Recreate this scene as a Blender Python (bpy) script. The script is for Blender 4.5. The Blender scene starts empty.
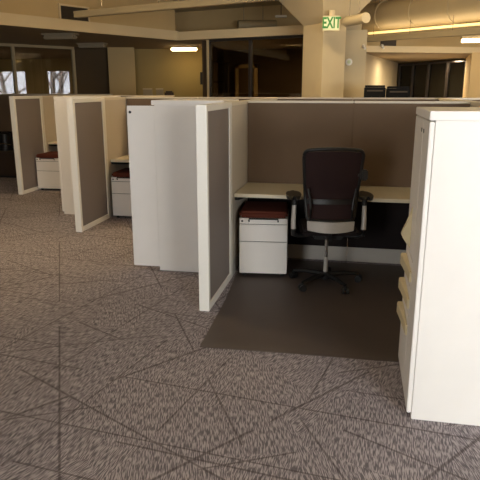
import bpy, bmesh, math, random
from mathutils import Vector, Matrix
random.seed(7)
S = bpy.context.scene
COL = S.collection
PI = math.pi
R = math.radians

# ------------------------------------------------------------------ camera
CAM_H, PITCH, YAW, FPX = 1.614, 14.62, 11.22, 579.5
cd = bpy.data.cameras.new('camera'); cam = bpy.data.objects.new('camera', cd); COL.objects.link(cam)
cd.sensor_width = 36; cd.sensor_height = 36; cd.lens = 36 * FPX / 480
cam.location = (0, 0, CAM_H); cam.rotation_euler = (R(90 - PITCH), 0, R(YAW))
cd.clip_start = .05; cd.clip_end = 200
S.camera = cam

# ------------------------------------------------------------------ materials
def lin(c):
    return tuple(((v / 255) / 12.92 if v / 255 <= .04045 else ((v / 255 + .055) / 1.055) ** 2.4) for v in c)

def mat(name, rgb, rough=.5, metal=0, noise=0, scale=40, bump=0, spec=.5, emit=None, estr=0, bscale=None):
    m = bpy.data.materials.new(name); m.use_nodes = True
    nt = m.node_tree; b = nt.nodes['Principled BSDF']
    c = lin(rgb)
    b.inputs['Base Color'].default_value = (*c, 1)
    b.inputs['Roughness'].default_value = rough
    b.inputs['Metallic'].default_value = metal
    b.inputs['Specular IOR Level'].default_value = spec
    tc = nt.nodes.new('ShaderNodeTexCoord')
    nz = nt.nodes.new('ShaderNodeTexNoise'); nz.inputs['Scale'].default_value = scale; nz.inputs['Detail'].default_value = 3
    nt.links.new(tc.outputs['Object'], nz.inputs['Vector'])
    rp = nt.nodes.new('ShaderNodeValToRGB')
    k = noise if noise else .02
    rp.color_ramp.elements[0].position = .3; rp.color_ramp.elements[1].position = .7
    rp.color_ramp.elements[0].color = (*[v * (1 - k) for v in c], 1)
    rp.color_ramp.elements[1].color = (*[min(1, v * (1 + k)) for v in c], 1)
    nt.links.new(nz.outputs['Fac'], rp.inputs['Fac']); nt.links.new(rp.outputs['Color'], b.inputs['Base Color'])
    if bump:
        n2 = nz
        if bscale:
            n2 = nt.nodes.new('ShaderNodeTexNoise'); n2.inputs['Scale'].default_value = bscale
            nt.links.new(tc.outputs['Object'], n2.inputs['Vector'])
        bp = nt.nodes.new('ShaderNodeBump'); bp.inputs['Strength'].default_value = bump; bp.inputs['Distance'].default_value = .002
        nt.links.new(n2.outputs['Fac'], bp.inputs['Height']); nt.links.new(bp.outputs['Normal'], b.inputs['Normal'])
    if emit:
        b.inputs['Emission Color'].default_value = (*lin(emit), 1); b.inputs['Emission Strength'].default_value = estr
    return m

M = {}
M['white'] = mat('white_laminate', (236, 230, 224), .42, noise=.015, scale=6)
M['frame'] = mat('white_painted_metal', (238, 233, 224), .4, noise=.01)
M['cream_fabric'] = mat('cream_panel_fabric', (202, 191, 176), .9, noise=.05, scale=300, bump=.3, spec=.2)
M['brown_fabric'] = mat('brown_panel_fabric', (118, 99, 82), .95, noise=.07, scale=350, bump=.3, spec=.15)
M['lower_tile'] = mat('charcoal_lower_tile', (38, 33, 33), .9, noise=.06, scale=200, spec=.15)
M['screen'] = mat('grey_screen_insert', (132, 121, 116), .6, noise=.05, scale=200, spec=.3)
M['cap'] = mat('cream_trim', (218, 207, 188), .45, noise=.01)
M['base_cover'] = mat('grey_base_cover', (190, 184, 176), .5)
M['desk'] = mat('cream_worktop', (216, 205, 180), .4, noise=.02, scale=8)
M['maroon'] = mat('maroon_cushion_fabric', (92, 46, 34), .9, noise=.12, scale=220, bump=.4, spec=.2)
M['black'] = mat('black_plastic', (26, 25, 25), .45)
M['black_matte'] = mat('matte_black_casing', (20, 20, 21), .85, spec=.15)
M['gap_shade'] = mat('dark_shadow_gap', (20, 18, 17), .8)
M['mesh'] = mat('maroon_black_mesh', (50, 34, 34), .8, noise=.25, scale=500, spec=.2)
M['seatfab'] = mat('black_seat_fabric', (38, 31, 31), .9, noise=.1, scale=300, bump=.3, spec=.2)
M['silver'] = mat('silver_plastic', (200, 194, 186), .35, metal=.25)
M['chrome'] = mat('chrome', (210, 208, 205), .15, metal=1)
M['pull'] = mat('beige_drawer_pull', (214, 198, 160), .4, noise=.02)
M['wall'] = mat('tan_painted_wall', (196, 170, 122), .85, noise=.02, scale=3)
M['wall_olive'] = mat('olive_tan_wall', (158, 138, 90), .85, noise=.02, scale=3)
M['wall2'] = mat('cream_painted_wall', (194, 178, 144), .85, noise=.02, scale=3)
M['soffit'] = mat('shaded_soffit_paint', (150, 130, 98), .9, noise=.03, scale=2)  # same paint as the fascia, with the underside's shade put into the colour
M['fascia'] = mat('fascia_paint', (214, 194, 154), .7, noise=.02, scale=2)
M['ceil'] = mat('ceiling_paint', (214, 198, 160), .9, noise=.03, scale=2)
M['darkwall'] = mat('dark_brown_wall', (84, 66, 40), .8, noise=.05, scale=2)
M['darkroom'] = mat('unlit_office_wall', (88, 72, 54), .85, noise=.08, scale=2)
M['dark_metal'] = mat('dark_bronze_frame', (44, 38, 34), .45)
M['mull'] = mat('pale_mullion', (190, 172, 136), .5)
M['grille'] = mat('dark_vent_grille', (64, 54, 42), .7)
M['duct'] = mat('painted_duct', (168, 150, 114), .6, noise=.03, scale=3)
M['fixture'] = mat('grey_light_fixture', (150, 136, 112), .6)
M['lampw'] = mat('warm_lit_diffuser', (255, 230, 180), .5, emit=(255, 222, 160), estr=9)
M['tube'] = mat('warm_light_tube', (255, 230, 180), .5, emit=(255, 214, 130), estr=1.0)
M['sign'] = mat('sign_face', (200, 208, 168), .5, emit=(205, 220, 170), estr=.05)
M['green'] = mat('sign_green_letters', (40, 120, 40), .5, emit=(30, 130, 40), estr=.05)
M['bark'] = mat('bare_tree_bark', (186, 170, 158), .9, noise=.2, scale=20)
M['ground'] = mat('outdoor_ground', (176, 160, 136), .95, noise=.15, scale=1)
M['darkwood'] = mat('dark_brown_panel', (54, 38, 26), .6, noise=.08, scale=6)
M['paper'] = mat('white_plastic', (232, 228, 218), .5)

def glass(name, tint, rough=.0, trans=.75):
    m = bpy.data.materials.new(name); m.use_nodes = True; nt = m.node_tree
    nt.nodes.clear()
    o = nt.nodes.new('ShaderNodeOutputMaterial'); mx = nt.nodes.new('ShaderNodeMixShader')
    t = nt.nodes.new('ShaderNodeBsdfTransparent'); g = nt.nodes.new('ShaderNodeBsdfGlossy')
    fr = nt.nodes.new('ShaderNodeFresnel'); fr.inputs['IOR'].default_value = 1.5
    ad = nt.nodes.new('ShaderNodeMath'); ad.operation = 'ADD'; ad.inputs[1].default_value = 0.03
    t.inputs['Color'].default_value = (*lin(tint), 1); g.inputs['Roughness'].default_value = .02
    nt.links.new(fr.outputs['Fac'], ad.inputs[0]); nt.links.new(ad.outputs[0], mx.inputs['Fac'])
    nt.links.new(t.outputs[0], mx.inputs[1]); nt.links.new(g.outputs[0], mx.inputs[2]); nt.links.new(mx.outputs[0], o.inputs['Surface'])
    return m
M['glass'] = glass('clear_window_glass', (235, 235, 228))
M['glass_tint'] = glass('tinted_far_window_glass', (116, 116, 118))
M['glass_dark'] = glass('smoked_office_glass', (190, 180, 160))

# mat on the floor: smooth brown sheet
M['mat'] = mat('brown_floor_mat', (90, 79, 74), .55, noise=.05, scale=3, bump=.1, bscale=60, spec=.35)

def carpet_material():
    m = bpy.data.materials.new('patterned_carpet'); m.use_nodes = True; nt = m.node_tree
    N = nt.nodes; L = nt.links; b = N['Principled BSDF']
    b.inputs['Roughness'].default_value = .95; b.inputs['Specular IOR Level'].default_value = .12
    tc = N.new('ShaderNodeTexCoord')
    def math_(op, a, bb=None, c=None):
        n = N.new('ShaderNodeMath'); n.operation = op
        for i, v in enumerate((a, bb, c)):
            if v is None: continue
            if isinstance(v, (int, float)): n.inputs[i].default_value = v
            else: L.new(v, n.inputs[i])
        return n.outputs[0]
    # slight waviness for the strokes
    wv = N.new('ShaderNodeTexNoise'); wv.inputs['Scale'].default_value = 9; wv.inputs['Detail'].default_value = 1
    L.new(tc.outputs['Object'], wv.inputs['Vector'])
    wmix = N.new('ShaderNodeVectorMath'); wmix.operation = 'MULTIPLY_ADD'
    L.new(wv.outputs['Color'], wmix.inputs[0]); wmix.inputs[1].default_value = (.014, .014, 0); L.new(tc.outputs['Object'], wmix.inputs[2])
    def strokes(ang, seed):
        mp = N.new('ShaderNodeMapping'); mp.inputs['Rotation'].default_value = (0, 0, ang); mp.inputs['Location'].default_value = (seed, seed * 2, 0)
        L.new(wmix.outputs[0], mp.inputs['Vector'])
        sc = N.new('ShaderNodeVectorMath'); sc.operation = 'MULTIPLY'; sc.inputs[1].default_value = (205, 19, 1)
        L.new(mp.outputs[0], sc.inputs[0])
        n = N.new('ShaderNodeTexNoise'); n.inputs['Scale'].default_value = 1; n.inputs['Detail'].default_value = 1.5; n.inputs['Roughness'].default_value = .5
        L.new(sc.outputs[0], n.inputs['Vector'])
        return n.outputs['Fac']
    s1 = strokes(R(-14), 0); s2 = strokes(R(22), 3.3); s3 = strokes(R(2), 7.7)
    pn = N.new('ShaderNodeTexVoronoi'); pn.inputs['Scale'].default_value = 1.7; L.new(tc.outputs['Object'], pn.inputs['Vector'])
    sp = N.new('ShaderNodeSeparateColor'); L.new(pn.outputs['Color'], sp.inputs[0])
    k1 = math_('GREATER_THAN', sp.outputs[0], .36); k2 = math_('GREATER_THAN', sp.outputs[0], .7)
    def mixf(f, a, c):
        n = N.new('ShaderNodeMix'); n.data_type = 'FLOAT'; L.new(f, n.inputs[0]); L.new(a, n.inputs[2]); L.new(c, n.inputs[3]); return n.outputs[0]
    st = mixf(k2, mixf(k1, s1, s3), s2)
    rp = N.new('ShaderNodeValToRGB'); L.new(st, rp.inputs['Fac'])
    e = rp.color_ramp.elements; e[0].position = .44; e[1].position = .58
    e[0].color = (*lin((112, 105, 110)), 1); e[1].color = (*lin((182, 172, 175)), 1)
    # dark random straight lines crossing
    acc = None
    for i, (ang, sc_, w) in enumerate(((12, 1.9, .012), (-28, 1.7, .012), (63, 1.6, .011), (97, 1.8, .011), (-62, 1.5, .012), (-82, 1.3, .010), (38, 1.2, .012))):
        mp = N.new('ShaderNodeMapping'); mp.inputs['Rotation'].default_value = (0, 0, R(ang)); mp.inputs['Location'].default_value = (i * 1.37, i * .61, 0)
        L.new(tc.outputs['Object'], mp.inputs['Vector'])
        sx = N.new('ShaderNodeSeparateXYZ'); L.new(mp.outputs[0], sx.inputs[0])
        vo = N.new('ShaderNodeTexVoronoi'); vo.voronoi_dimensions = '1D'; vo.feature = 'DISTANCE_TO_EDGE'; vo.inputs['Scale'].default_value = sc_ * .95
        L.new(sx.outputs[0], vo.inputs['W'])
        near = N.new('ShaderNodeMapRange'); L.new(vo.outputs['Distance'], near.inputs[0])
        near.inputs[1].default_value = w * .4; near.inputs[2].default_value = w * 1.1; near.inputs[3].default_value = 1; near.inputs[4].default_value = 0
        mk = N.new('ShaderNodeTexNoise'); mk.inputs['Scale'].default_value = .9; mk.inputs['Detail'].default_value = 0
        m2 = N.new('ShaderNodeVectorMath'); m2.operation = 'ADD'; m2.inputs[1].default_value = (i * 5.1, i * 2.2, 0); L.new(tc.outputs['Object'], m2.inputs[0]); L.new(m2.outputs[0], mk.inputs['Vector'])
        ms = math_('GREATER_THAN', mk.outputs['Fac'], .47)
        v = math_('MULTIPLY', near.outputs[0], ms)
        acc = v if acc is None else math_('MAXIMUM', acc, v)
    mx = N.new('ShaderNodeMix'); mx.data_type = 'RGBA'
    L.new(math_('MULTIPLY', acc, .6), mx.inputs[0]); L.new(rp.outputs[0], mx.inputs[6]); mx.inputs[7].default_value = (*lin((76, 66, 66)), 1)
    # broad wear
    bn = N.new('ShaderNodeTexNoise'); bn.inputs['Scale'].default_value = 1.3; L.new(tc.outputs['Object'], bn.inputs['Vector'])
    mr = N.new('ShaderNodeMapRange'); L.new(bn.outputs['Fac'], mr.inputs[0]); mr.inputs[1].default_value = .3; mr.inputs[2].default_value = .7; mr.inputs[3].default_value = .92; mr.inputs[4].default_value = 1.06
    vm = N.new('ShaderNodeVectorMath'); vm.operation = 'SCALE'; L.new(mx.outputs[2], vm.inputs[0]); L.new(mr.outputs[0], vm.inputs[3])
    L.new(vm.outputs[0], b.inputs['Base Color'])
    bp = N.new('ShaderNodeBump'); bp.inputs['Strength'].default_value = .35; bp.inputs['Distance'].default_value = .004
    L.new(st, bp.inputs['Height']); L.new(bp.outputs[0], b.inputs['Normal'])
    return m
M['carpet'] = carpet_material()

# ------------------------------------------------------------------ mesh helpers
class MB:
    def __init__(s): s.bm = bmesh.new()
    def _add(s, t, bevel=0, seg=2):
        if bevel:
            bmesh.ops.bevel(t, geom=t.edges[:], offset=bevel, segments=seg, affect='EDGES', clamp_overlap=True)
        me = bpy.data.meshes.new('t'); t.to_mesh(me); t.free(); s.bm.from_mesh(me); bpy.data.meshes.remove(me); return s
    def box(s, x0, x1, y0, y1, z0, z1, bevel=0, mtx=None):
        t = bmesh.new(); bmesh.ops.create_cube(t, size=1)
        for v in t.verts: v.co = Vector(((x0 + x1) / 2 + v.co.x * (x1 - x0), (y0 + y1) / 2 + v.co.y * (y1 - y0), (z0 + z1) / 2 + v.co.z * (z1 - z0)))
        if bevel: bmesh.ops.bevel(t, geom=t.edges[:], offset=bevel, segments=2, affect='EDGES', clamp_overlap=True)
        if mtx is not None: bmesh.ops.transform(t, matrix=mtx, verts=t.verts)
        return s._add(t)
    def poly(s, pts, z0, z1):
        t = bmesh.new()
        b = [t.verts.new((p[0], p[1], z0)) for p in pts]; u = [t.verts.new((p[0], p[1], z1)) for p in pts]
        n = len(pts); t.faces.new(b[::-1]); t.faces.new(u)
        for i in range(n): t.faces.new((b[i], b[(i + 1) % n], u[(i + 1) % n], u[i]))
        bmesh.ops.recalc_face_normals(t, faces=t.faces)
        return s._add(t)
    def wall(s, a, b, th, z0, z1):      # slab from a to b, thickness to the far side (positive) of the direction's left
        a = Vector(a); b = Vector(b); d = (b - a).normalized(); n = Vector((-d.y, d.x)) * th
        return s.poly([a, b, b + n, a + n], z0, z1)
    def tube(s, pts, r, n=12, r1=None):
        t = bmesh.new(); pts = [Vector(p) for p in pts]; rings = []
        up = Vector((0, 0, 1)); m = len(pts)
        for i, p in enumerate(pts):
            d = (pts[min(i + 1, m - 1)] - pts[max(i - 1, 0)]).normalized()
            if abs(d.dot(up)) > .95: up2 = Vector((1, 0, 0))
            else: up2 = up
            a = d.cross(up2).normalized(); c = d.cross(a).normalized()
            rr = r if r1 is None else r + (r1 - r) * i / (m - 1)
            if isinstance(r, (list, tuple)): rr = r[i]
            rings.append([t.verts.new(p + (a * math.cos(2 * PI * k / n) + c * math.sin(2 * PI * k / n)) * rr) for k in range(n)])
        for i in range(m - 1):
            for k in range(n):
                t.faces.new((rings[i][k], rings[i][(k + 1) % n], rings[i + 1][(k + 1) % n], rings[i + 1][k]))
        t.faces.new(rings[0][::-1]); t.faces.new(rings[-1])
        bmesh.ops.recalc_face_normals(t, faces=t.faces)
        return s._add(t)
    def cyl(s, x, y, z0, z1, r, n=20, r1=None): return s.tube([(x, y, z0), (x, y, z1)], r, n, r1)
    def sheet(s, f, nu, nv, th):      # f(u,v)->Vector, offset along local normal by th : closed thick sheet
        t = bmesh.new(); e = 1e-3
        def nrm(u, v):
            a = f(min(u + e, 1), v) - f(max(u - e, 0), v); b = f(u, min(v + e, 1)) - f(u, max(v - e, 0)); return a.cross(b).normalized()
        A = [[t.verts.new(f(i / nu, j / nv)) for j in range(nv + 1)] for i in range(nu + 1)]
        B = [[t.verts.new(f(i / nu, j / nv) + nrm(i / nu, j / nv) * th) for j in range(nv + 1)] for i in range(nu + 1)]
        for i in range(nu):
            for j in range(nv):
                t.faces.new((A[i][j], A[i + 1][j], A[i + 1][j + 1], A[i][j + 1])); t.faces.new((B[i][j], B[i][j + 1], B[i + 1][j + 1], B[i + 1][j]))
        for i in range(nu):
            t.faces.new((A[i][0], B[i][0], B[i + 1][0], A[i + 1][0])); t.faces.new((A[i][nv], A[i + 1][nv], B[i + 1][nv], B[i][nv]))
        for j in range(nv):
            t.faces.new((A[0][j], A[0][j + 1], B[0][j + 1], B[0][j])); t.faces.new((A[nu][j], B[nu][j], B[nu][j + 1], A[nu][j + 1]))
        bmesh.ops.recalc_face_normals(t, faces=t.faces)
        return s._add(t)
    def build(s, name, m, parent=None, smooth=False):
        me = bpy.data.meshes.new(name); s.bm.to_mesh(me); s.bm.free()
        me.materials.append(M[m] if isinstance(m, str) else m)
        if smooth:
            for p in me.polygons: p.use_smooth = True
            try: me.set_sharp_from_angle(angle=R(40))
            except Exception: pass
        o = bpy.data.objects.new(name, me); COL.objects.link(o)
        if parent is not None: o.parent = parent
        return o

def tag(o, label=None, cat=None, group=None, kind=None):
    if label: o['label'] = label
    if cat: o['category'] = cat
    if group: o['group'] = group
    if kind: o['kind'] = kind
    return o
def thing(name, label, cat, loc=(0, 0, 0), rz=0, group=None):
    o = bpy.data.objects.new(name, None); COL.objects.link(o); o.empty_display_size = .1
    o.location = loc; o.rotation_euler = (0, 0, rz)
    return tag(o, label, cat, group)
def struct(o): o['kind'] = 'structure'; return o
def copy_tree(o, parent=None):
    c = o.copy(); COL.objects.link(c)
    if parent is not None: c.parent = parent
    for ch in list(o.children): copy_tree(ch, c)
    return c

# unprojection used only to read plan positions off the survey (gives real 3D points)
def zp(px, py, z):
    y, p = R(YAW), R(PITCH)
    rt = (px - 240) / FPX; up = -(py - 240) / FPX
    fw = math.cos(p) + up * math.sin(p); zz = -math.sin(p) + up * math.cos(p)
    d = Vector((-fw * math.sin(y) + rt * math.cos(y), fw * math.cos(y) + rt * math.sin(y), zz))
    t = (z - CAM_H) / d.z
    return Vector((d.x * t, d.y * t, z))
def dp(px, py, Y):
    y, p = R(YAW), R(PITCH)
    rt = (px - 240) / FPX; up = -(py - 240) / FPX
    fw = math.cos(p) + up * math.sin(p); zz = -math.sin(p) + up * math.cos(p)
    d = Vector((-fw * math.sin(y) + rt * math.cos(y), fw * math.cos(y) + rt * math.sin(y), zz))
    t = Y / d.y
    return Vector((d.x * t, Y, CAM_H + d.z * t))

def area(name, loc, size, energy, color, rot=(0, 0, 0), portal=False):
    l = bpy.data.lights.new(name, 'AREA'); l.shape = 'RECTANGLE'; l.size, l.size_y = size; l.energy = energy; l.color = color
    o = bpy.data.objects.new(name, l); COL.objects.link(o); o.location = loc; o.rotation_euler = rot
    if portal: l.cycles.is_portal = True
    return o
# ------------------------------------------------------------------ layout numbers
T = 1.508; TH = .077; D = .74
X3, XR = -1.014, .96
WX = {3: -1.014, 2: -3.068, 1: -5.10}         # right faces of the wing partitions
WF = {3: 3.933, 2: 6.047, 1: 8.16}            # their front ends
SY = {3: 5.47, 2: 7.58, 1: 9.69, 0: 11.80}    # front faces of the back partitions
CEIL = 3.4

# ------------------------------------------------------------------ shell
fl = MB().box(-18, 9, -3.2, 22, -.1, 0).build('floor', 'carpet'); struct(fl)
ce = MB().box(-18, 9, -3.2, 22, CEIL, CEIL + .15).build('ceiling', 'ceil'); struct(ce)

def window_wall(name, axis, pos, th, a0, a1, z0, z1, openings, m='wall2'):
    b = MB()
    def seg(a, c, u, w):
        if c - a < 1e-4 or w - u < 1e-4: return
        if axis == 'x': b.box(a, c, pos, pos + th, u, w)
        else: b.box(pos, pos + th, a, c, u, w)
    cur = a0
    for (o0, o1, oz0, oz1) in openings:
        seg(cur, o0, z0, z1); seg(o0, o1, z0, oz0); seg(o0, o1, oz1, z1); cur = o1
    seg(cur, a1, z0, z1)
    return struct(b.build(name, m))
wn = 0
def window_unit(axis, pos, o0, o1, z0, z1, nm, frame='mull', pane='glass'):
    global wn
    wn += 1
    b = MB(); f = .05
    def bx(a, c, u, w):
        if axis == 'x': b.box(a, c, pos, pos + .07, u, w)
        else: b.box(pos, pos + .07, a, c, u, w)
    bx(o0, o1, z0, z0 + f); bx(o0, o1, z1 - f, z1)
    for k in range(nm + 1):
        x = o0 + (o1 - o0 - f) * k / nm; bx(x, x + f, z0 + f, z1 - f)
    o = struct(b.build('window_%d' % wn, frame))
    g = MB()
    if axis == 'x': g.box(o0 + f, o1 - f, pos + .03, pos + .036, z0 + f, z1 - f)
    else: g.box(pos + .03, pos + .036, o0 + f, o1 - f, z0 + f, z1 - f)
    g.build('pane', pane, o)
    return o

# back wall behind the viewer with big daylight windows
BW = -1.9
BO = [(-2.4, -1.3, .7, 2.35), (1.7, 4.7, .7, 2.35), (5.2, 8.2, .7, 2.35)]
window_wall('wall_back', 'x', BW, .15, -18, 9, 0, CEIL, BO)
for o in BO: window_unit('x', BW + .04, *o, 3)
struct(MB().box(8.85, 9, BW + .16, 22, 0, CEIL).build('wall_right', 'wall2'))
# far wall, windows on the left part showing the bright outdoors
FY = 19.0
fo = []
for (a, b_) in ((-40, 26), (45.5, 70)):
    fo.append((dp(a, 80, FY).x, dp(b_, 80, FY).x, 1.2, dp(20, 70, FY).z))
window_wall('wall_far', 'x', FY, .2, -18, 9, 0, CEIL, fo, 'wall')
for o in fo: window_unit('x', FY + .05, *o, 1, 'mull', 'glass_tint')
struct(MB().box(-18, -17.85, BW + .16, FY, 0, CEIL).build('wall_left', 'wall'))

# outdoors beyond the far windows
tag(MB().box(-40, 20, FY + 1, 70, -.6, -.5).build('outdoor_ground', 'ground'), kind='structure')
def bare_tree(x, y, h, lean, label, forks):
    r = thing('bare_tree', label, 'tree', (x, y, -.5))
    tr = MB().tube([(0, 0, 0), (lean * .3, 0, h * .4), (lean * .7, .1, h * .75), (lean, .1, h)], .13, 8, .05)
    tr.build('trunk', 'bark', r, True)
    b = MB()
    for (z0, dx, dz) in forks:
        b.tube([(lean * z0 / h, 0, z0), (lean * z0 / h + dx * .5, 0, z0 + dz * .45), (lean * z0 / h + dx, .1, z0 + dz)], .06, 6, .015)
    b.build('branch', 'bark', r, True)
p = dp(51, 80, 24); bare_tree(p.x, 24, 6, .25, 'bare forked tree trunk outside the middle far window', ((1.6, .9, 1.5), (2.0, -.6, 1.2), (2.5, 1.2, 1.1)))
p = dp(58, 80, 25); bare_tree(p.x, 25, 6, .5, 'slender bare tree beside the forked trunk outside the far window', ((1.6, 1.4, 1.3), (2.2, -.5, 1.1), (2.6, .9, 1.2)))
p = dp(8, 80, 26); bare_tree(p.x, 26, 5, -.8, 'bare branching tree outside the leftmost far window', ((1.4, 1.3, 1.0), (1.9, -1.2, 1.0), (2.3, .9, 1.0), (1.7, 2.0, .8)))

# -------- lowered ceiling with its pale fascia, running in from the left and turning at a corner
fdir = Vector((1.85, 3.54)).normalized()
C0 = Vector((-3.82, 12.40)); A0 = C0 - fdir * 9.5
B1 = Vector((.0, 11.20))
soff = [A0, C0, B1, Vector((.3, 15.2)), Vector((-3.5, 18.9)), Vector((-17.8, 18.9)), Vector((-17.8, A0.y))]
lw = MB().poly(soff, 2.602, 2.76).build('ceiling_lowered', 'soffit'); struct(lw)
fa = MB().wall(A0, C0, -.06, 2.6, 2.785).wall(C0, B1, -.06, 2.6, 2.765).build('trim_1', 'fascia'); struct(fa)
# bulkhead above the left run
nrm = Vector((-fdir.y, fdir.x))
a1 = A0 + nrm * .04; c1 = C0 + nrm * .04
struct(MB().wall(a1, c1, .12, 2.762, CEIL).build('wall_bulkhead', 'wall'))

n2 = Vector((-(B1 - C0).normalized().y, (B1 - C0).normalized().x)) * 1.7
struct(MB().wall(c1 - (B1 - C0).normalized() * 1.9 + n2, B1 + n2, .1, 2.762, CEIL).build('wall_recess', 'wall'))

def on_line(px, py, a, b):          # where the sight line in plan meets line a-b
    q = dp(px, py, 10.); u = Vector((q.x, q.y)); d = (b - a)
    # t*u = a + s*d
    det = u.x * (-d.y) - u.y * (-d.x)
    t = (a.x * (-d.y) - a.y * (-d.x)) / det
    return Vector((q.x * t, q.y * t, CAM_H + (q.z - CAM_H) * t))

# vent in the bulkhead
va, vb = on_line(58, 12, a1, c1), on_line(88, 12, a1, c1)
zt, zb = on_line(58, 3.5, a1, c1).z, on_line(58, 21, a1, c1).z
ang = math.atan2(vb.y - va.y, vb.x - va.x); vw = (vb - va).length
v = thing('air_vent', 'dark square return air vent with pale frame on the upper left wall', 'air vent', (va.x, va.y, zb), ang)
vh = min(zt, 3.36) - zb
b = MB().box(0, vw, -.045, -.005, 0, .03).box(0, vw, -.045, -.005, vh - .03, vh).box(0, .03, -.045, -.005, .03, vh - .03).box(vw - .03, vw, -.045, -.005, .03, vh - .03)
b.build('vent_frame', 'fascia', v)
b = MB().box(.03, vw - .03, -.012, -.006, .03, vh - .03)
for k in range(14):
    z = .04 + (vh - .08) * k / 13
    b.box(.03, vw - .03, -.03, -.012, z - .006, z + .006)
b.build('grille', 'grille', v)

# glazed wall on the left, dark wall, column, tan wall
G0 = Vector((-9.2, 10.4)); G1 = Vector((-6.81, 13.69)); G2 = Vector((-6.17, 14.25))
gd = (G1 - G0).normalized(); gl = (G1 - G0).length; ga = math.atan2(gd.y, gd.x)
def glazed(name, origin, ang_, length, z1, mull_at, framem, panem, fr=.06, zs=0.):
    b = MB().box(0, length, 0, .08, z1 - fr, z1).box(0, length, 0, .08, zs, zs + fr)
    for m_ in mull_at: b.box(m_ - fr / 2, m_ + fr / 2, -.01, .09, zs + fr, z1 - fr)
    o = b.build(name, framem); o.location = (*origin, 0); o.rotation_euler = (0, 0, ang_); struct(o)
    g = MB(); ms = [-.0 + fr / 2] + list(mull_at)[1:-1] + [length - fr / 2]
    for i in range(len(ms) - 1): g.box(ms[i] + fr / 2, ms[i + 1] - fr / 2, .035, .045, zs + fr, z1 - fr)
    g.build('pane', panem, o)
    return o
pm = on_line(15, 70, G0, G1); lm = (Vector((pm.x, pm.y)) - G0).length
glazed('window_20', G0, ga, gl, 2.598, [.03, lm, gl - .03], 'mull', 'glass')
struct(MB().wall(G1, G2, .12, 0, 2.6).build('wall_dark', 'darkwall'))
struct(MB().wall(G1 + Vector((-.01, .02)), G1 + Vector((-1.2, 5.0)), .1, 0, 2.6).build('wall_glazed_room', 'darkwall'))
K0 = Vector((-6.17, 14.25))
p0 = dp(108, 60, 14.0); p1 = dp(134, 60, 14.0)
cw = (p1 - p0).length * .95
col = MB().box(0, cw, 0, .4, 0, 2.6).build('wall_column', 'wall'); col.location = (p0.x, p0.y, 0); col.rotation_euler = (0, 0, R(20)); struct(col)
struct(MB().wall(Vector((-6.2, 14.3)), Vector((-6.0, 14.72)), .1, 0, 2.6).wall(Vector((-6.0, 14.72)), Vector((-3.6, 14.86)), .12, 0, 2.6).build('wall_tan', 'wall_olive'))
# lit fixture under the lowered ceiling + two unlit ones
def wrap_light(px, py, w, lit, label, az):
    q = zp(px, py, 2.6)
    t = thing('ceiling_light', label, 'ceiling light', (q.x, q.y, 2.6), az, None)
    MB().box(-w / 2 - .02, w / 2 + .02, -.1, .1, -.03, 0, .004).build('housing', 'fixture', t)
    MB().box(-w / 2, w / 2, -.085, .085, -.1, -.031, .02).build('diffuser', 'lampw' if lit else 'fixture', t)
    return t, q
_, ql = wrap_light(184, 46.5, .62, True, 'lit warm ceiling light glowing under the lowered ceiling', R(2))
wrap_light(60, 33.5, .62, False, 'unlit long ceiling fixture, larger one left of the dark wall', R(-2))
wrap_light(92, 43, .62, False, 'unlit long ceiling fixture, smaller one nearer the pale column', R(0))
# dark office behind smoked glass right of the corner
H0 = Vector((-3.12, 12.25)); hb = B1 - C0; ha = math.atan2(hb.y, hb.x); H0 = Vector((on_line(206.5, 60, C0, B1).x, on_line(206.5, 60, C0, B1).y))
hl = (B1 - H0).length
q1 = on_line(249, 60, C0, B1); l1 = (Vector((q1.x, q1.y)) - H0).length
hn = Vector((-(hb.normalized().y), hb.normalized().x)) * .03
glazed('window_21', H0 + hn, ha, hl, 2.598, [.03, l1, hl - .03], 'dark_metal', 'glass_dark', .045)
bm_ = MB().box(-.02, .02, -.05, -.005, 0, 2.59).build('trim_2', 'mull'); bm_.location = (H0.x + hn.x + .03, H0.y + hn.y, 0); bm_.rotation_euler = (0, 0, ha); struct(bm_)
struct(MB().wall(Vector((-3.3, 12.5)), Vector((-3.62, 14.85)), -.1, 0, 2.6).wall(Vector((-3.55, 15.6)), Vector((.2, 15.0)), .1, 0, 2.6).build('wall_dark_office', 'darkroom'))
# pale door frame inside the dark office
dq = dp(244, 70, 14.6)
df = MB().box(-.28, -.2, 0, .08, 0, 2.2).box(.2, .28, 0, .08, 0, 2.2).box(-.28, .28, 0, .08, 2.12, 2.2).build('door_1', 'wall'); df.location = (dq.x, 14.9, 0); struct(df)
ds = MB().box(-.2, .2, .02, .05, 0, 2.12).build('door_leaf', 'darkwall', df)
# shelving frame seen dimly through the glass
sh = thing('metal_shelf_unit', 'grey metal shelving seen dimly through the dark office glass', 'shelf', (dp(220, 70, 13.4).x, 13.4, 0))
for sx in (-.18, .18):
    MB().box(sx - .02, sx + .02, -.02, .02, 0, 2.25).build('post', 'grille', sh)
for z in (.3, .8, 1.3, 1.75, 2.2):
    MB().box(-.16, .16, -.02, .25, z, z + .03).build('shelf_board', 'grille', sh)
# wall telephone on the end of the tan wall
wp = thing('wall_phone', 'white wall phone on a black plate beside the dark glass', 'telephone', (dp(202.5, 78, 14.6).x, 14.69, dp(202, 84.5, 14.6).z))
MB().box(-.08, .08, -.02, .0, 0, .3, .004).build('back_plate', 'black', wp)
MB().box(.0, .05, -.07, -.021, .03, .19, .015).build('handset', 'paper', wp)
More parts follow.
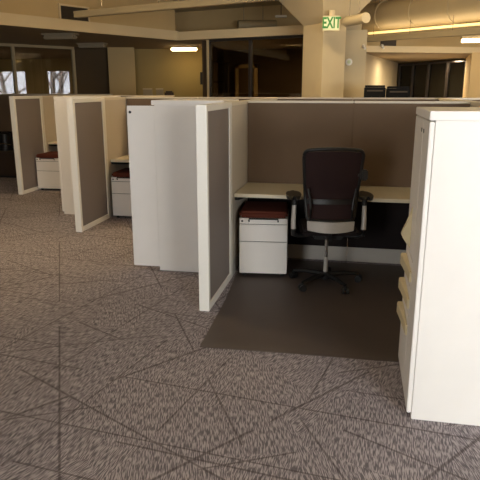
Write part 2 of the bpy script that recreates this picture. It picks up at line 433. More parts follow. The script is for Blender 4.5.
# low items beyond the partitions: tops of two pale monitors and a dark chair back
for i, (a, c, t_, m_, lb, ct, nm) in enumerate(((143, 152, 88.5, 'mull', 'pale framed monitor top showing over the partition, left of a pair', 'monitor', 'monitor'),
                                 (156, 163, 88.5, 'mull', 'pale framed monitor top showing over the partition, right of a pair', 'monitor', 'monitor'),
                                 (164, 173, 91, 'darkwood', 'dark rounded chair back showing over the partition under the lit ceiling light', 'chair', 'office_chair'))):
    YY = 11.5 if ct == 'monitor' else 10.6
    q0, q2 = dp(a, t_, YY), dp(c, t_, YY); w = q2.x - q0.x
    t = thing(nm, lb, ct, ((q0.x + q2.x) / 2, YY, 0))
    if ct == 'monitor':
        tb = MB().box(-w / 2 - .04, w / 2 + .04, -.15, .35, 1.02, 1.05).cyl(0, .1, 0, 1.02, .03)
        o = tb.build('plant_stand' if 0 else 'display_stand', 'mull'); o.location = t.location; tag(o, 'tall slim stand under the %s pale monitor' % ('left' if i == 0 else 'right'), 'stand')
        MB().box(-.08, .08, .02, .16, 1.051, 1.065).cyl(0, .06, 1.065, 1.3, .02).build('stand', 'mull', t)
        b = MB().box(-w / 2, w / 2, 0, .03, 1.25, q0.z, .006); b.build('screen_back', 'fixture', t)
        MB().box(-w / 2 - .004, w / 2 + .004, -.008, -.001, q0.z - .02, q0.z + .004).build('bezel', 'mull', t)
    else:
        MB().box(-w / 2, w / 2, 0, .06, .9, q0.z, .025).build('backrest', m_, t)
        MB().box(-.22, .22, -.42, .0, .75, .83, .03).build('seat', m_, t)
        MB().cyl(0, -.2, .06, .75, .025).build('column', 'black', t)
        b = MB()
        for k in range(5): b.tube([(0, -.2, .08), (.25 * math.cos(k * 1.2566), -.2 + .25 * math.sin(k * 1.2566), .02)], .02, 8)
        b.build('star_base', 'black', t)

# -------- pillar with flared head
pc = Vector((-.61, 10.0)); s = .50
def sq(c, h): return [(c.x, c.y - h * 1.414), (c.x + h * 1.414, c.y), (c.x, c.y + h * 1.414), (c.x - h * 1.414, c.y)]
cen = pc + Vector((0, s / 2 * 1.414))
pl = MB().poly(sq(cen, s / 2), 0, 2.64)
t = bmesh.new(); lo = [t.verts.new((*p, 2.64)) for p in sq(cen, s / 2)]; hi = [t.verts.new((*p, CEIL)) for p in sq(cen, s / 2 + .56)]
t.faces.new(lo[::-1]); t.faces.new(hi)
for i in range(4): t.faces.new((lo[i], lo[(i + 1) % 4], hi[(i + 1) % 4], hi[i]))
bmesh.ops.recalc_face_normals(t, faces=t.faces); pl._add(t)
struct(pl.build('wall_pillar', 'wall2'))

# exit sign hanging on the pillar corner
e0, e1 = dp(322.5, 23, 9.7), dp(340, 23, 9.7)
zt, zb = dp(331, 15.5, 9.7).z, dp(331, 31, 9.7).z
ew, eh = e1.x - e0.x, zt - zb
ex = thing('exit_sign', 'green lettered EXIT sign mounted on the pale pillar', 'exit sign', (e0.x, 9.7, zb), R(2))
MB().box(0, ew, 0, .05, 0, eh, .006).build('housing', 'wall2', ex)
MB().box(.015, ew - .015, -.006, -.001, .015, eh - .015).build('face', 'sign', ex)
MB().cyl(ew / 2, .03, eh, eh + .08, .045, 12).box(ew / 2 - .02, ew / 2 + .02, .03, .3, eh + .03, eh + .07).build('mounting_bracket', 'wall2', ex)
def text(body, size, loc, m, parent, name, sx=1.):
    cu = bpy.data.curves.new(name, 'FONT'); cu.body = body; cu.size = size; cu.extrude = .003; cu.offset = size * .03; cu.align_x = 'CENTER'; cu.align_y = 'CENTER'
    o = bpy.data.objects.new(name + '_c', cu); COL.objects.link(o)
    dg = bpy.context.evaluated_depsgraph_get(); me = bpy.data.meshes.new_from_object(o.evaluated_get(dg))
    bpy.data.objects.remove(o)
    me.materials.clear(); me.materials.append(M[m])
    o = bpy.data.objects.new(name, me); COL.objects.link(o); o.parent = parent
    o.location = loc; o.rotation_euler = (PI / 2, 0, 0); o.scale = (sx, 1, 1)
    return o
text('EXIT', .225, (ew / 2 + .004, -.0095, eh / 2), 'green', ex, 'letters', .62)

# -------- right background: cream wall, alcove with dark glass
w0 = dp(343, 60, 11.0); w1 = dp(366, 60, 11.0)
struct(MB().poly([(w0.x - .2, 11.0), (w1.x, 11.0), (w1.x, 11.15), (w0.x - .2, 11.15)], 0, 2.62).poly([(w1.x, 11.0), (w1.x, 15.4), (w1.x - .1, 15.4), (w1.x - .1, 11.15)], 0, 2.42).build('wall_cream', 'wall2'))
ZA = 2.3
f0 = zp(366, 52, ZA); f1 = zp(468, 53.2, ZA); fd = Vector((f1.x - f0.x, f1.y - f0.y)).normalized()
fe = Vector((f1.x, f1.y)) + fd * 3
ztop = CAM_H + (dp(420, 46.3, (f0.y + f1.y) / 2).z - CAM_H)
struct(MB().wall(Vector((f0.x, f0.y)), fe, .06, ZA, ztop).build('trim_3', 'fascia'))
# lowered lid of the alcove
zw = 2.27
g0 = zp(398, 64, zw); g1 = zp(466, 59.3, zw)
gdv = (Vector((g1.x, g1.y)) - Vector((g0.x, g0.y))).normalized()
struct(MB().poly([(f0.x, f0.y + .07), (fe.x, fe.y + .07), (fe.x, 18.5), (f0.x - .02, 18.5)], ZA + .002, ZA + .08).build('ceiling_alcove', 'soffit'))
gs = Vector((g0.x, g0.y)); ge = Vector((g1.x, g1.y))
wl = (ge - gs).length
ga2 = math.atan2(gdv.y, gdv.x)
marks = []
for px in (398, 412, 427.5, 441, 446.5, 466):
    q = on_line(px, 75, gs, ge); marks.append((Vector((q.x, q.y)) - gs).length)
glazed('window_22', gs, ga2, wl, zw, [marks[0] + .03, marks[1], marks[2], marks[4], marks[5] - .03], 'dark_metal', 'glass_dark', .05)
# curtain strip reflections: pale blinds inside
for i, (a, c) in enumerate(((404, 407), (441, 443.5), (445, 449))):
    q = on_line(a, 75, gs + Vector((0, .35)), ge + Vector((0, .35))); q_ = on_line(c, 75, gs + Vector((0, .35)), ge + Vector((0, .35)))
    o = MB().box(0, (q_ - q).length, 0, .02, 1.3, 2.15).build('vertical_blind', 'wall2' if i == 0 else 'fixture')
    o.location = (q.x, q.y, 0); o.rotation_euler = (0, 0, ga2)
    tag(o, ('bright narrow vertical blind behind the left dark pane', 'thin grey vertical blind behind the right dark pane', 'wider grey vertical blind strip behind the right dark pane')[i], 'blind')
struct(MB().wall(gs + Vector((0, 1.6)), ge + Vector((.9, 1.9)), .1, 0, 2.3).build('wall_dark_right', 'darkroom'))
# cream wall left of the windows and above / column at right edge
struct(MB().wall(Vector((w1.x + .005, 12.5)), gs, .1, 0, 2.3).build('wall_alcove', 'wall2'))
r0 = dp(466.5, 60, 12.95); r2 = dp(471, 60, 12.6)
struct(MB().poly([(ge.x + .0, ge.y), (r2.x, 12.55), (r2.x + 2.5, 12.9), (r2.x + 2.5, 14)], 0, 2.3).build('wall_right_column', 'wall'))
# wall above the alcove with little dark vent
uw0 = Vector((f0.x - .1, f0.y + .5)); uw1 = Vector((fe.x, fe.y + .5))
ph = .24
struct(MB().wall(uw0, uw1, .1, ZA + .082, 2.9).build('wall_upper_right', 'wall'))
a_, c_ = on_line(380.5, 41, uw0, uw1), on_line(396, 41, uw0, uw1)
zt, zb = on_line(388, 37.5, uw0, uw1).z, on_line(388, 46, uw0, uw1).z
vv = thing('wall_vent', 'small dark square vent above the alcove fascia', 'air vent', (a_.x, a_.y, zb), math.atan2(c_.y - a_.y, c_.x - a_.x))
w_ = (c_ - a_).length
MB().box(0, w_, -.02, -.003, 0, zt - zb).build('grille', 'grille', vv)
MB().box(-.015, w_ + .015, -.024, -.003, -.02, -.001).build('frame', 'wall', vv)
# strobe / thermostat on cream wall
q = dp(349, 62, 10.98)
st = thing('fire_alarm_strobe', 'small round white alarm strobe on the cream wall right of the pillar', 'alarm', (q.x + .0, 10.998, q.z))
o = MB().tube([(0, 0, 0), (0, -.03, 0)], .06, 16).build('base', 'paper', st, True)
MB().tube([(0, -.031, 0), (0, -.06, 0)], .03, 12).build('lens', 'sign', st, True)
# small white fixtures at fascia
for px, py, lb in ((364, 45.5, 'small white bracket fixture at the left end of the alcove fascia'), (382, 46, 'small white bracket fixture on top of the fascia under the dark vent')):
    q = on_line(px, py, Vector((f0.x, f0.y)), fe)
    if px == 364: q = dp(363.5, 46, 10.98)
    t = thing('sprinkler_head', lb, 'sprinkler', (q.x, q.y - .002, q.z))
    MB().tube([(0, 0, 0), (0, -.06, 0)], .035, 10, .02).build('escutcheon', 'paper', t)
    MB().tube([(0, -.06, 0), (.03, -.12, -.05)], .02, 8).build('head', 'paper', t)

# two black printers on a cupboard behind the back partition
k0, k1 = dp(364.5, 90, 9.2), dp(410.5, 90, 9.2)
cb = thing('storage_cupboard', 'cream storage cupboard hidden low behind the partition under black printers', 'cupboard', ((k0.x + k1.x) / 2, 9.45, 0))
MB().box(-.45, .45, -.28, .3, 0, 1.44, .004).build('body', 'cap', cb)
for sx in (-1, 1):
    dd = MB().box(min(.005 * sx, .44 * sx), max(.005 * sx, .44 * sx), -.3, -.281, .05, 1.4, .003).build('door', 'cap', cb)
    MB().box(sx * .06 - .008, sx * .06 + .008, -.315, -.301, .7, .85).build('handle', 'chrome', dd)
for i, (a, c) in enumerate(((364.5, 386), (387.5, 410.5))):
    qa, qc = dp(a, 85.3, 9.2), dp(c, 86.6, 9.2); w = qc.x - qa.x; hh = qa.z - 1.44 - (.015 if i else 0)
    t = thing('printer', ('black flat printer above the partition, left one beside the cream wall', 'black flat printer above the partition, right one before the dark windows')[i], 'printer', ((qa.x + qc.x) / 2, 9.4, 1.441))
    MB().box(-w / 2, w / 2, -.2, .2, 0, hh - .03, .008).build('body', 'black_matte', t)
    MB().box(-w / 2 + .01, w / 2 - .01, -.19, .19, hh - .028, hh, .006).build('lid', 'black_matte', t)
    MB().box(-w / 2 + .04, w / 2 - .04, -.208, -.2, hh - .09, hh - .07).build('paper_slot', 'grille', t)

# -------- overhead: round duct, pendants
def pipe(name, a, b, r, m, label, cat, n=20, rings=0):
    a, b = Vector(a), Vector(b)
    t = thing(name, label, cat, a)
    MB().tube([Vector((0, 0, 0)), b - a], r, n).build('duct_body' if cat == 'duct' else 'pipe_body', m, t, True)
    d = (b - a)
    for k in range(rings):
        c = d * ((k + .5) / rings); u = d.normalized() * .02
        MB().tube([c - u, c + u], r + .012, n).build('joint_band', m, t, True)
    for k in range(max(2, rings)):
        c = d * ((k + .3) / max(2, rings))
        if CEIL - (a.z + c.z) > r: MB().tube([c + Vector((0, 0, r)), Vector((c.x, c.y, CEIL - a.z - .001))], .008, 6).build('hanger', 'fixture', t)
    return t
da, db = dp(342, 21, 12.1), dp(530, -2, 8.9)
pipe('round_duct', da, db, .235, 'duct', 'large cream round air duct crossing the upper right', 'duct', 28, 5)
pa_, pb_ = dp(346, 19, 9.5), dp(366, 18.5, 9.5)
pipe('wall_pipe', (pa_.x, 9.9, pa_.z), (pb_.x, 9.4, pb_.z), .075, 'wall2', 'short cream capped pipe stub beside the pillar head', 'pipe', 18)
pipe('curved_duct', dp(238, 26.5, 13.3), dp(276, 26, 13.6), .13, 'duct', 'short pale duct lying above the fascia left of the pillar', 'duct', 20)

def pendant(a, b, w, h, label, hang=4, lit=True, up=30):
    a, b = Vector(a), Vector(b); d = b - a; L_ = d.length
    rz = math.atan2(d.y, d.x)
    t = thing('pendant_light', label, 'pendant light', a, rz)
    sl = d.z / L_
    sh_ = Matrix.Identity(4); sh_[2][0] = sl
    MB().box(0, L_, -w / 2, w / 2, 0, h, .006, sh_).box(0, L_, -w / 2, -w / 2 + .012, h, h + .03, 0, sh_).box(0, L_, w / 2 - .012, w / 2, h, h + .03, 0, sh_).build('housing', 'duct', t)
    area('uplight', (a.x + d.x * .5, a.y + d.y * .5, a.z + d.z * .5 + h + .05), (L_ * .9, .08), up, (1, .80, .52), (PI, 0, rz))
    if lit: MB().box(.1, L_ - .1, -w / 2 + .02, w / 2 - .02, h + .002, h + .02, 0, sh_).build('light_tube', 'tube', t)
    for k in range(hang):
        x = L_ * (k + .5) / hang; z = sl * x + h
        MB().tube([(x, 0, z), (x, 0, CEIL - a.z - .001)], .003, 6).build('hanger', 'grille', t)
    return t
pendant(dp(76, 18, 8.6), dp(330, -5, 7.6), .1, .06, 'long pale pendant light hanging at the upper left', hang=4)
DX = (db - da)
pendant(da + DX * .12 + Vector((0, -.3, -.44)), db + Vector((0, -.3, -.44)), .1, .05, 'long lit pendant light hanging under the round duct', hang=4, up=5)
lq0, lq1 = da + DX * .2 + Vector((0, -.04, -.275)), db + Vector((0, -.04, -.275))
t = thing('glow_strip', 'bright warm glowing strip along the underside of the duct', 'tube light', lq0, 0)  # glowing strip stands in for the bright line under the duct
MB().tube([Vector((0, 0, 0)), lq1 - lq0], .022, 10).build('light_tube', 'tube', t, True)
dd_ = lq1 - lq0
for k in range(3):
    c = dd_ * ((k + .5) / 3); MB().tube([c + Vector((0, .0, .02)), c + Vector((0, .0, .034))], .008, 6).build('clip', 'duct', t)
q = dp(474, 40.5, 11.2)
t = thing('pendant_light', 'small glowing warm light at the far right edge above the alcove', 'pendant light', (q.x, q.y, q.z), 0)
MB().box(-.22, .3, -.08, .08, .03, .07, .005).build('housing', 'duct', t)
MB().box(-.2, .28, -.07, .07, -.03, .029, .01).build('diffuser', 'lampw', t)
for sx in (-.15, .2): MB().tube([(sx, 0, .07), (sx, 0, CEIL - q.z - .001)], .006, 6).build('hanger', 'duct', t)
q = dp(281, 17.5, 12.6)
t = thing('spotlight', 'tiny pale spotlight above the dark office left of the pillar', 'spotlight', (q.x, q.y, q.z))
MB().box(-.12, .12, -.04, .04, 0, .045, .01).build('lamp_head', 'paper', t)
MB().tube([(0, 0, .045), (0, 0, CEIL - q.z - .001)], .008, 6).build('hanger', 'dark_metal', t)

# ------------------------------------------------------------------ cubicles
def screen(x, y, label, L=.845):
    t = thing('privacy_screen', label, 'partition', (x - TH, y, 0), 0, None)
    fw = .045
    b = MB().box(0, TH, 0, fw, .003, T, .003).box(0, TH, L - .08, L, .003, T, .003).box(0, TH, fw, L - .08, .003, .012 + fw * 1.1, .003).box(0, TH, fw, L - .08, T - fw, T, .003)
    b.build('frame', 'frame', t)
    MB().box(.012, TH - .012, fw, L - .08, .012 + fw * 1.1, T - fw).build('insert', 'screen', t)
    for yy in (.04, L - .04): MB().cyl(TH / 2, yy, 0, .0029, .02, 12).build('glide', 'black', t)
    return t
LB = {3: 'white framed grey end screen in the centre, nearest the viewer', 2: 'white framed grey end screen left of the white cabinet with open door', 1: 'white framed grey end screen farthest left in the row'}
for k in (3, 2, 1): screen(WX[k], WF[k], LB[k])

def panel(axis, x, y, L, label, m='cream_fabric', m2=None, base=True, endtrim=False):
    """axis 'y': runs along depth, (x,y) is right-face corner; axis 'x': runs right, front face at y"""
    t = thing('partition_panel', label, 'partition', (x, y, 0), 0, None)
    g = .002
    if axis == 'y':
        MB().box(-TH + .006, -.006, g, L - g, .14, T - .03, .004).build('fabric', m, t)
        MB().box(-TH, 0, g, L - g, T - .03, T, .004).build('top_cap', 'cap', t)
        MB().box(-TH + .004, -.004, g, L - g, .0, .14, .002).build('base_cover', 'base_cover', t)
    else:
        MB().box(g, L - g, .006, TH - .006, .70 if m == 'brown_fabric' else .14, T - .02, .004).build('fabric', m, t)
        if m == 'brown_fabric': MB().box(g, L - g, .006, TH - .006, .14, .699, .003).build('lower_tile', 'lower_tile', t)
        MB().box(g, L - g, 0, TH, T - .02, T, .004).build('top_cap', 'cap', t)
        MB().box(g, L - g, .004, TH - .004, 0, .14, .002).build('base_cover', 'base_cover', t)
    return t
names = {3: 'centre', 2: 'left', 1: 'far left'}
for k in (3, 2, 1):
    y0 = WF[k] + .847
    if k == 1:
        secs = [(y0, .683), (y0 + .683, 1.05)]
    else:
        secs = [(y0, SY[k] - y0), (SY[k], 1.055), (SY[k] + 1.055, 1.055)]
    wl_ = {3: 'centre end screen', 2: 'second end screen from the left', 1: 'leftmost end screen'}[k]
    for i, (ys, L) in enumerate(secs):
        panel('y', WX[k], ys, L, ('cream fabric side panel joined behind the %s' if i == 0 else 'cream fabric side panel second behind the %s' if i == 1 else 'cream fabric side panel third behind the %s, meeting the rear partition') % wl_)
# right side wing of the main cubicle
for i, (ys, L) in enumerate(((2.73, 1.66), (4.39, 1.08), (5.47, 1.055), (6.525, 1.055))):
    panel('y', XR + TH, ys, L, ('cream fabric side panel behind the large white cabinet', 'cream fabric side panel at the right end of the desk with chair', 'cream side panel running back past the right end of the brown back panel', 'cream side panel at right meeting the rear partition line')[i])
# backs
xs = -.036
panel('x', WX[3], SY[3], xs - WX[3], 'brown fabric back panel behind the desk, left half', 'brown_fabric')
panel('x', xs, SY[3], XR - xs, 'brown fabric back panel behind the desk, right half near the cabinet', 'brown_fabric')
x = WX[2]; i = 0
descr = ['brown back panel over the second cubicle pedestal', 'brown rear panel glimpsed above the open white door', 'brown rear partition panel behind the left half of the main desk', 'brown rear partition panel behind the right half of the main desk', 'brown rear partition panel beyond the large cabinet', 'brown rear partition panel at the right edge of the view']
while i < 6:
    panel('x', x, SY[2], 1.0, descr[i], 'brown_fabric'); x += 1.0; i += 1
panel('x', WX[1], SY[1], 1.0, 'brown back panel of the far left cubicle, left half', 'brown_fabric'); panel('x', WX[1] + 1, SY[1], 1.03, 'brown back panel of the far left cubicle, right half', 'brown_fabric')
panel('x', -8.1, SY[0], 1.0, 'brown panel beyond the leftmost screen, outer one', 'brown_fabric'); panel('x', -7.1, SY[0], 1.0, 'brown panel beyond the leftmost screen, middle one', 'brown_fabric'); panel('x', -6.1, SY[0], 1.0, 'brown panel beyond the leftmost screen, inner one', 'brown_fabric')

# worktops (one each, with their brackets)
def worktop(x0, x1, yf, yb, label):
    t = thing('worktop', label, 'desk', (x0, yf, 0))
    L, W = x1 - x0, yb - yf
    MB().box(.003, L - .003, 0, W - .003, D - .03, D, .004).build('tabletop', 'desk', t)
    for xx in (.004, L - .03):
        t_ = bmesh.new(); b = MB()
        vs = [(.02, D - .031), (W - .02, D - .031), (W - .02, D - .13), (W - .06, D - .13), (.02, D - .06)]
        A = [t_.verts.new((xx, p[0], p[1])) for p in vs]; B = [t_.verts.new((xx + .026, p[0], p[1])) for p in vs]
        t_.faces.new(A); t_.faces.new(B[::-1])
        for k in range(5): t_.faces.new((A[k], B[k], B[(k + 1) % 5], A[(k + 1) % 5]))
        bmesh.ops.recalc_face_normals(t_, faces=t_.faces); b._add(t_); b.build('bracket', 'black', t)
    return t
worktop(WX[3], XR, 4.83, SY[3], 'long cream worktop of the main cubicle behind the office chair')
worktop(WX[2], WX[3] - TH - .65, 6.95, SY[2], 'cream worktop of the second cubicle above its pedestal')
worktop(WX[1], WX[2] - TH - .65, 9.05, SY[1], 'cream worktop of the far left cubicle')

# pedestals with cushion
def make_pedestal():
    t = thing('mobile_pedestal', '', 'pedestal cabinet')
    w, dpt = .415, .5
    MB().box(0, w, .02, dpt, .03, .525, .003).build('body', 'white', t)
    for xx in (.04, w - .04):
        for yy in (.06, dpt - .05): MB().cyl(xx, yy, 0.0, .03, .02, 12).build('glide', 'black', t)
    hd = MB().box(0, w, 0, .019, .48, .53, .002).build('header_rail', 'white', t)
    MB().tube([(.025, -.004, .505), (.025, .002, .505)], .009, 12).build('lock', 'black', hd)
    d1 = MB().box(0, w, 0, .019, .325, .474, .003).build('drawer', 'white', t)
    d2 = MB().box(0, w, 0, .019, .035, .319, .003).build('drawer', 'white', t)
    MB().box(.003, w - .003, .012, .02, .03, .53).build('shadow_gap', 'gap_shade', t)  # dark sheet painting the shade in the gaps between drawer fronts
    MB().box(0, w, .002, dpt, .531, .588, .018).build('cushion', 'maroon', t, True)
    MB().tube([(.085, -.004, .505), (.085, -.022, .512), (.085, -.022, .53), (.335, -.022, .53), (.335, -.022, .512), (.335, -.004, .505)], .007, 8).build('pull_handle', 'black', t)
    return t
ped = make_pedestal()
pl_ = [(-.957, 4.795, 'white two drawer pedestal with maroon cushion beside the office chair'), (-3.022, 6.845, 'white two drawer pedestal with maroon cushion in the second cubicle'), (-5.085, 8.6, 'white two drawer pedestal with maroon cushion, farthest left')]
for i, (x, y, lb) in enumerate(pl_):
    o = ped if i == 0 else copy_tree(ped)
    o.location = (x, y, .0045 if i == 0 else 0); o.rotation_euler = (0, 0, R((5.6, 2, 0)[i])); o['label'] = lb; o['group'] = 'white drawer pedestals with maroon cushions'

# tall cabinets: front faces left, (x,y) = near corner of the carcass front
def wave_pull(vertical, parent, p0, L, m='pull', dep=.045, base=.012):
    t_ = bmesh.new()
    if vertical:     # leaf-shaped fin, deepest three quarters of the way down
        prof = [(0, 0), (.010, .06), (.024, .14), (.024 + dep * .35, .24), (dep + .006, .34), (dep, .42), (dep * .62, .6), (dep * .3, .8), (0, 1.0)]
        rows = [[t_.verts.new((p0[0] - .0005 - k, p0[1] + sy * (.012 + .006 * math.sin(PI * q)), p0[2] + L * q)) for k, q in prof] for sy in (-1, 1)]
    else:            # wedge pull, shallow at the near end
        prof = [(0, 0), (.010, .01), (.016, .3), (.028, .7), (dep + .006, .9), (dep, 1.0), (0, 1.0)]
        rows = [[t_.verts.new((p0[0] - .0005 - k, p0[1] + L * q, p0[2] + sy * .027 - .012 * (1 - q))) for k, q in prof] for sy in (-1, 1)]
    n_ = len(prof)
    t_.faces.new(rows[0]); t_.faces.new(rows[1][::-1])
    for k in range(n_): t_.faces.new((rows[0][k], rows[1][k], rows[1][(k + 1) % n_], rows[0][(k + 1) % n_]))
    bmesh.ops.recalc_face_normals(t_, faces=t_.faces)
    bmesh.ops.bevel(t_, geom=t_.edges[:], offset=.0025, segments=2, affect='EDGES', clamp_overlap=True)
    b = MB(); b._add(t_)
    return b.build('pull_handle', m, parent, True)

def tower(x, y, label, open_door=False, h=1.519, w=.655, d=.61):
    t = thing('storage_tower', label, 'storage cabinet', (x, y, 0))
    dw = .25; ft = .024
    MB().box(0, d, 0, w, .0, h - .041, .002).build('body', 'white', t)
    MB().box(-ft - .002, d, -.0, w, h - .04, h, .003).build('top', 'white', t)
    # recess lines
    if open_door:
        dr = MB().box(-dw, -.001, 0, ft, .035, h - .046, .003).build('door', 'white', t)
        dr.location = (0, 0, 0)
        MB().tube([(-dw + .03, -.003, h - .1), (-dw + .03, .002, h - .1)], .012, 14).build('lock', 'black', dr)
        # dark sheet on the solid carcass, painted as the shaded inside
        bay_shade = MB().box(-.0015, .0, .02, dw - .01, .06, h - .05).build('bay_shade', 'darkwood', t)
    else:
        dr = MB().box(-ft, -.002, .0, dw - .002, .035, h - .046, .003).build('door', 'white', t)
        MB().tube([(-ft - .003, dw - .04, h - .1), (-ft + .002, dw - .04, h - .1)], .01, 12).build('lock', 'black', dr)
    ud = MB().box(-ft, -.002, dw + .002, w, .752, h - .046, .003).build('upper_door', 'white', t)
    MB().tube([(-ft - .003, dw + .05, h - .1), (-ft + .002, dw + .05, h - .1)], .01, 12).build('lock', 'black', ud)
    wave_pull(True, ud, (-ft, dw + .21, .772), .23, dep=.045)
    for z0, z1 in ((.605, .748), (.456, .601), (.035, .452)):
        q = MB().box(-ft, -.002, dw + .002, w, z0, z1, .003).build('drawer', 'white', t)
        wave_pull(False, q, (-ft, dw + .005, z1 - .07), w - dw - .06, dep=.03)
    return t
tower(.34, 2.722, 'large white storage cabinet with beige wave pulls at the right foreground')
tower(WX[3] - TH - .61 - .012, 4.85, 'white storage cabinet left of the centre screen with its narrow door swung open', True)
tower(WX[2] - TH - .61 - .012, 6.96, 'white storage cabinet seen as a thin strip behind the second end screen')

# ------------------------------------------------------------------ floor mat
tag(MB().poly([(-.925, 3.325), (-.4, 3.345), (.1, 3.35), (.335, 3.36), (.335, 3.40), (.93, 3.40), (.93, 5.40), (-.99, 5.40), (-1.0, 4.9), (-.95, 4.2)], .001, .0045).build('floor_mat', 'mat'),
    'smooth dark brown floor mat under the office chair and desk', 'floor mat')

# ------------------------------------------------------------------ office chair
ch = thing('office_chair', 'black mesh back office chair with silver arm posts, pushed up to the desk', 'chair', (-.203, 4.76, .0045), R(8.5))
# back surface : u across, v up
def bsurf(u, v, off=0):
    w = .178 + .05 * v ** .7
    z = .60 + .555 * v + .018 * (1 - (2 * u - 1) ** 2) * v
    y = -.265 + .055 * (abs(2 * u - 1) ** 2) - .05 * (v - .35) ** 2 * 2 - .03 * v + .03 * math.exp(-((v - .35) / .2) ** 2)
    return Vector(((2 * u - 1) * w, y + off, z))
fr = MB()
n = 26
path = []
def rr(tt):     # rounded rectangle in uv
    r = .09; pts = []
    for cx_, cy_, a0 in ((1 - r, 1 - r, 0), (r, 1 - r, 90), (r, r * .6, 180), (1 - r, r * .6, 270)):
        for k in range(6):
            a = R(a0 + 90 * k / 5); pts.append((cx_ + r * math.cos(a), cy_ + (r if cy_ > .5 else r * .6) * math.sin(a)))
    return pts
raw = rr(0); uv = []
for i in range(len(raw)):
    a, b_ = raw[i], raw[(i + 1) % len(raw)]; L = math.hypot(b_[0] - a[0], b_[1] - a[1]); kk = max(1, int(L / .08))
    for j in range(kk): uv.append((a[0] + (b_[0] - a[0]) * j / kk, a[1] + (b_[1] - a[1]) * j / kk))
pp = [bsurf(*q) for q in uv]; pp.append(pp[0]); pp.append(pp[1])
fr.tube(pp, .0145, 10)
frame_o = fr.build('backrest_frame', 'black', ch, True)
MB().sheet(lambda u, v: bsurf(.03 + .94 * u, .03 + .94 * v), 20, 24, .004).build('backrest_mesh', 'mesh', ch, True)
MB().sheet(lambda u, v: bsurf(.03 + .94 * u, .235 + .07 * v, -.012), 20, 3, .010).build('lumbar_band', 'black', ch, True)
lh = MB().box(.215, .268, -.275, -.235, .925, 1.01, .01).box(.195, .225, -.262, -.245, .955, .975).build('lumbar_handle', 'black', ch)
for sx in (-1, 1):
    MB().tube([(sx * .165, -.245, .60), (sx * .16, -.285, .70), (sx * .168, -.28, .78), (sx * .185, -.26, .86)], .009, 8).build('back_strut', 'black', ch, True)
# silver lower back yoke
MB().sheet(lambda u, v: Vector(((2 * u - 1) * (.178 - .005 * (1 - v)), -.29 + .05 * (2 * u - 1) ** 2, .525 + .075 * v - .012 * (1 - (2 * u - 1) ** 2) * (1 - v))), 20, 4, .018).build('back_yoke', 'silver', ch, True)
# seat
MB().box(-.235, .235, -.235, .22, .47, .525, .025).build('seat', 'seatfab', ch, True)
MB().box(-.12, .12, -.13, .12, .415, .468, .012).build('seat_mechanism', 'black', ch)
MB().tube([(0, -.12, .44), (0, -.25, .45), (0, -.27, .535)], .02, 8).build('back_bracket', 'black', ch, True)
MB().cyl(0, 0, .235, .415, .014, 16).build('gas_lift', 'chrome', ch, True)
MB().cyl(0, 0, .106, .235, .019, 16, .017).build('lift_sleeve', 'silver', ch, True)
MB().tube([(-.1, -.05, .44), (-.2, -.07, .43), (-.26, -.08, .455)], .006, 8).build('tilt_lever', 'chrome', ch, True)
# arms
for sx in (-1, 1):
    a = MB().tube([(sx * .284, -.1, .50), (sx * .286, -.1, .56), (sx * .282, -.1, .71)], [.021, .02, .018], 12)
    ao = a.build('arm_post', 'silver', ch, True)
    MB().tube([(sx * .12, -.03, .43), (sx * .24, -.08, .435), (sx * .284, -.1, .455), (sx * .284, -.1, .50)], [.014, .017, .02, .0215], 12).build('arm_bracket', 'black', ao, True)
    MB().cyl(sx * .281, -.1, .70, .74, .022, 14).build('arm_collar', 'black', ao, True)
    def pad(u, v, sx=sx):
        L = .28; w = .046 + .012 * math.sin(PI * v)
        rnd = math.sqrt(max(0, 1 - (abs(2 * v - 1)) ** 4))
        return Vector((sx * .278 + (2 * u - 1) * w * (.45 + .55 * rnd) + sx * .01, -.2 + L * v, .755 + .006 * math.sin(PI * u)))
    MB().sheet(pad, 8, 14, -.03 if 0 else .028).build('arm_pad', 'black', ao, True)
# star base and casters
sb = MB().cyl(0, 0, .045, .105, .04, 20)
angs = [-62, 10, 82, 154, 226]
for a in angs:
    c, s_ = math.cos(R(a)), math.sin(R(a))
    sb.tube([(c * .03, s_ * .03, .082), (c * .17, s_ * .17, .085), (c * .295, s_ * .295, .072)], [.024, .02, .014], 8)
sb.build('star_base', 'black', ch, True)
for a in angs:
    c, s_ = math.cos(R(a)), math.sin(R(a)); x_, y_ = c * .295, s_ * .295
    px_, py_ = math.cos(R(a + 60)), math.sin(R(a + 60))
    cs = MB().tube([(x_ - px_ * .028, y_ - py_ * .028, .029), (x_ - px_ * .008, y_ - py_ * .008, .029)], .029, 18).tube([(x_ + px_ * .008, y_ + py_ * .008, .029), (x_ + px_ * .028, y_ + py_ * .028, .029)], .029, 18)
    cs.cyl(x_, y_, .03, .065, .009, 10)
    cs.build('caster', 'black', ch, True)

# ------------------------------------------------------------------ dark desk beyond the first screen
t = thing('low_credenza', 'dark brown low credenza at the far left edge beyond the end screen', 'cabinet', (-8.2, 9.75, 0))
MB().box(0, 2.1, .01, .5, .04, .47, .004).build('body', 'darkwood', t)
MB().box(-.01, 2.11, -.01, .51, .471, .495, .004).build('top', 'grille', t)
for k in range(3): 
    dd = MB().box(.01 + .7 * k, .69 + .7 * k, -.006, .009, .06, .46, .003).build('door', 'darkwood', t)
MB().box(.02, 2.08, .03, .48, 0, .04).build('plinth', 'black', t)
q = dp(6, 146, 9.95)
t = thing('coffee_urn', 'dark urn with chrome rim on the low credenza at the left edge', 'urn', (q.x, 9.95, .4955))
MB().cyl(0, 0, 0, .04, .13, 20).cyl(0, 0, .04, .3, .115, 20, .1).build('body', 'black', t, True)
MB().tube([(-.13, -.06, .1), (-.05, -.14, .13), (.06, -.14, .13), (.14, -.05, .1)], .014, 8).build('rail', 'chrome', t, True)
MB().cyl(0, 0, .301, .34, .105, 20, .04).build('lid', 'black', t, True)

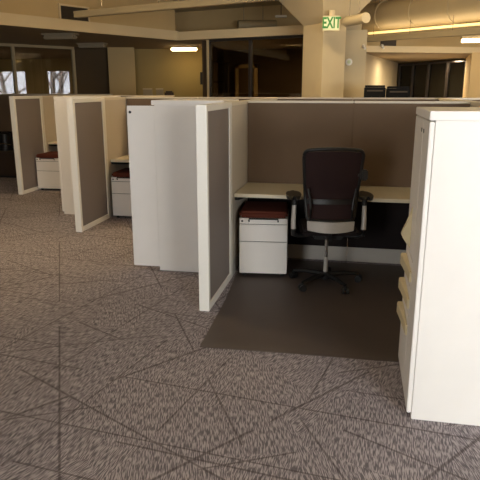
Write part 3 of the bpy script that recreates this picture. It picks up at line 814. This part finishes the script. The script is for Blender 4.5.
# ------------------------------------------------------------------ lights
w = bpy.data.worlds.new('world'); S.world = w; w.use_nodes = True
nt = w.node_tree; bg = nt.nodes['Background']
tc = nt.nodes.new('ShaderNodeTexCoord'); sx = nt.nodes.new('ShaderNodeSeparateXYZ'); rp = nt.nodes.new('ShaderNodeValToRGB')
nt.links.new(tc.outputs['Generated'], sx.inputs[0]); nt.links.new(sx.outputs[2], rp.inputs[0])
rp.color_ramp.elements[0].position = 0; rp.color_ramp.elements[0].color = (.87, .88, 1.0, 1)
rp.color_ramp.elements[1].position = .5; rp.color_ramp.elements[1].color = (.82, .87, 1.0, 1)
nt.links.new(rp.outputs[0], bg.inputs[0]); bg.inputs[1].default_value = 41.0

for o in BO: area('window_portal', ((o[0] + o[1]) / 2, BW - .01, (o[2] + o[3]) / 2), (o[1] - o[0], o[3] - o[2]), 1, (1, 1, 1), (R(90), 0, 0), True)
WARM = (1, .79, .51)
# recessed ceiling troffers of the room, out of frame overhead
def troffer(x, y, e, label, col=WARM):
    t = thing('recessed_ceiling_light', label, 'ceiling light', (x, y, CEIL))
    MB().box(-.6, .6, -.3, -.27, -.03, -.001).box(-.6, .6, .27, .3, -.03, -.001).box(-.6, -.57, -.27, .27, -.03, -.001).box(.57, .6, -.27, .27, -.03, -.001).build('frame', 'fascia', t)
    MB().box(-.57, .57, -.27, .27, -.02, -.003).build('diffuser', 'lampw', t)
    area('troffer_lamp', (x, y, CEIL - .05), (1.1, .5), e, col)
troffer(-4.2, 5.2, 30, 'square lit troffer over the middle left of the aisle')
troffer(-6.8, 9.0, 45, 'square lit troffer over the far left aisle')
troffer(-.6, 8.2, 40, 'square lit troffer over the rear partition line')
troffer(2.6, 9.6, 70, 'square lit troffer before the alcove at right')
area('fixture_lamp', (ql.x, ql.y, 2.48), (.6, .15), 4, (1, .78, .42))
area('alcove_fill', (1.1, 13.9, 2.26), (.8, .3), 20, (1, .84, .6))  # added fill without a fixture, brightens the alcove wall
area('right_office_fill', (2.0, 14.9, 2.25), (.6, .2), 30, WARM)  # unseen fill added behind the right panes to lift their black
area('alcove_up_fill', (1.2, 13.8, 1.2), (.8, .4), 6, (1, .84, .6), (PI, 0, 0))  # added upward fill, no fixture, lightens the alcove underside
area('dark_office_fill', (-1.5, 13.4, 2.55), (.5, .3), 45, WARM)  # unseen fill added so the room behind the glass is less black
area('glazed_room_lamp', (-9.5, 15.5, 2.55), (1.2, .6), 40, WARM)

S.view_settings.view_transform = 'Standard'; S.view_settings.look = 'None'
S.view_settings.exposure = 0.18; S.view_settings.gamma = 1
S.view_settings.use_curve_mapping = False
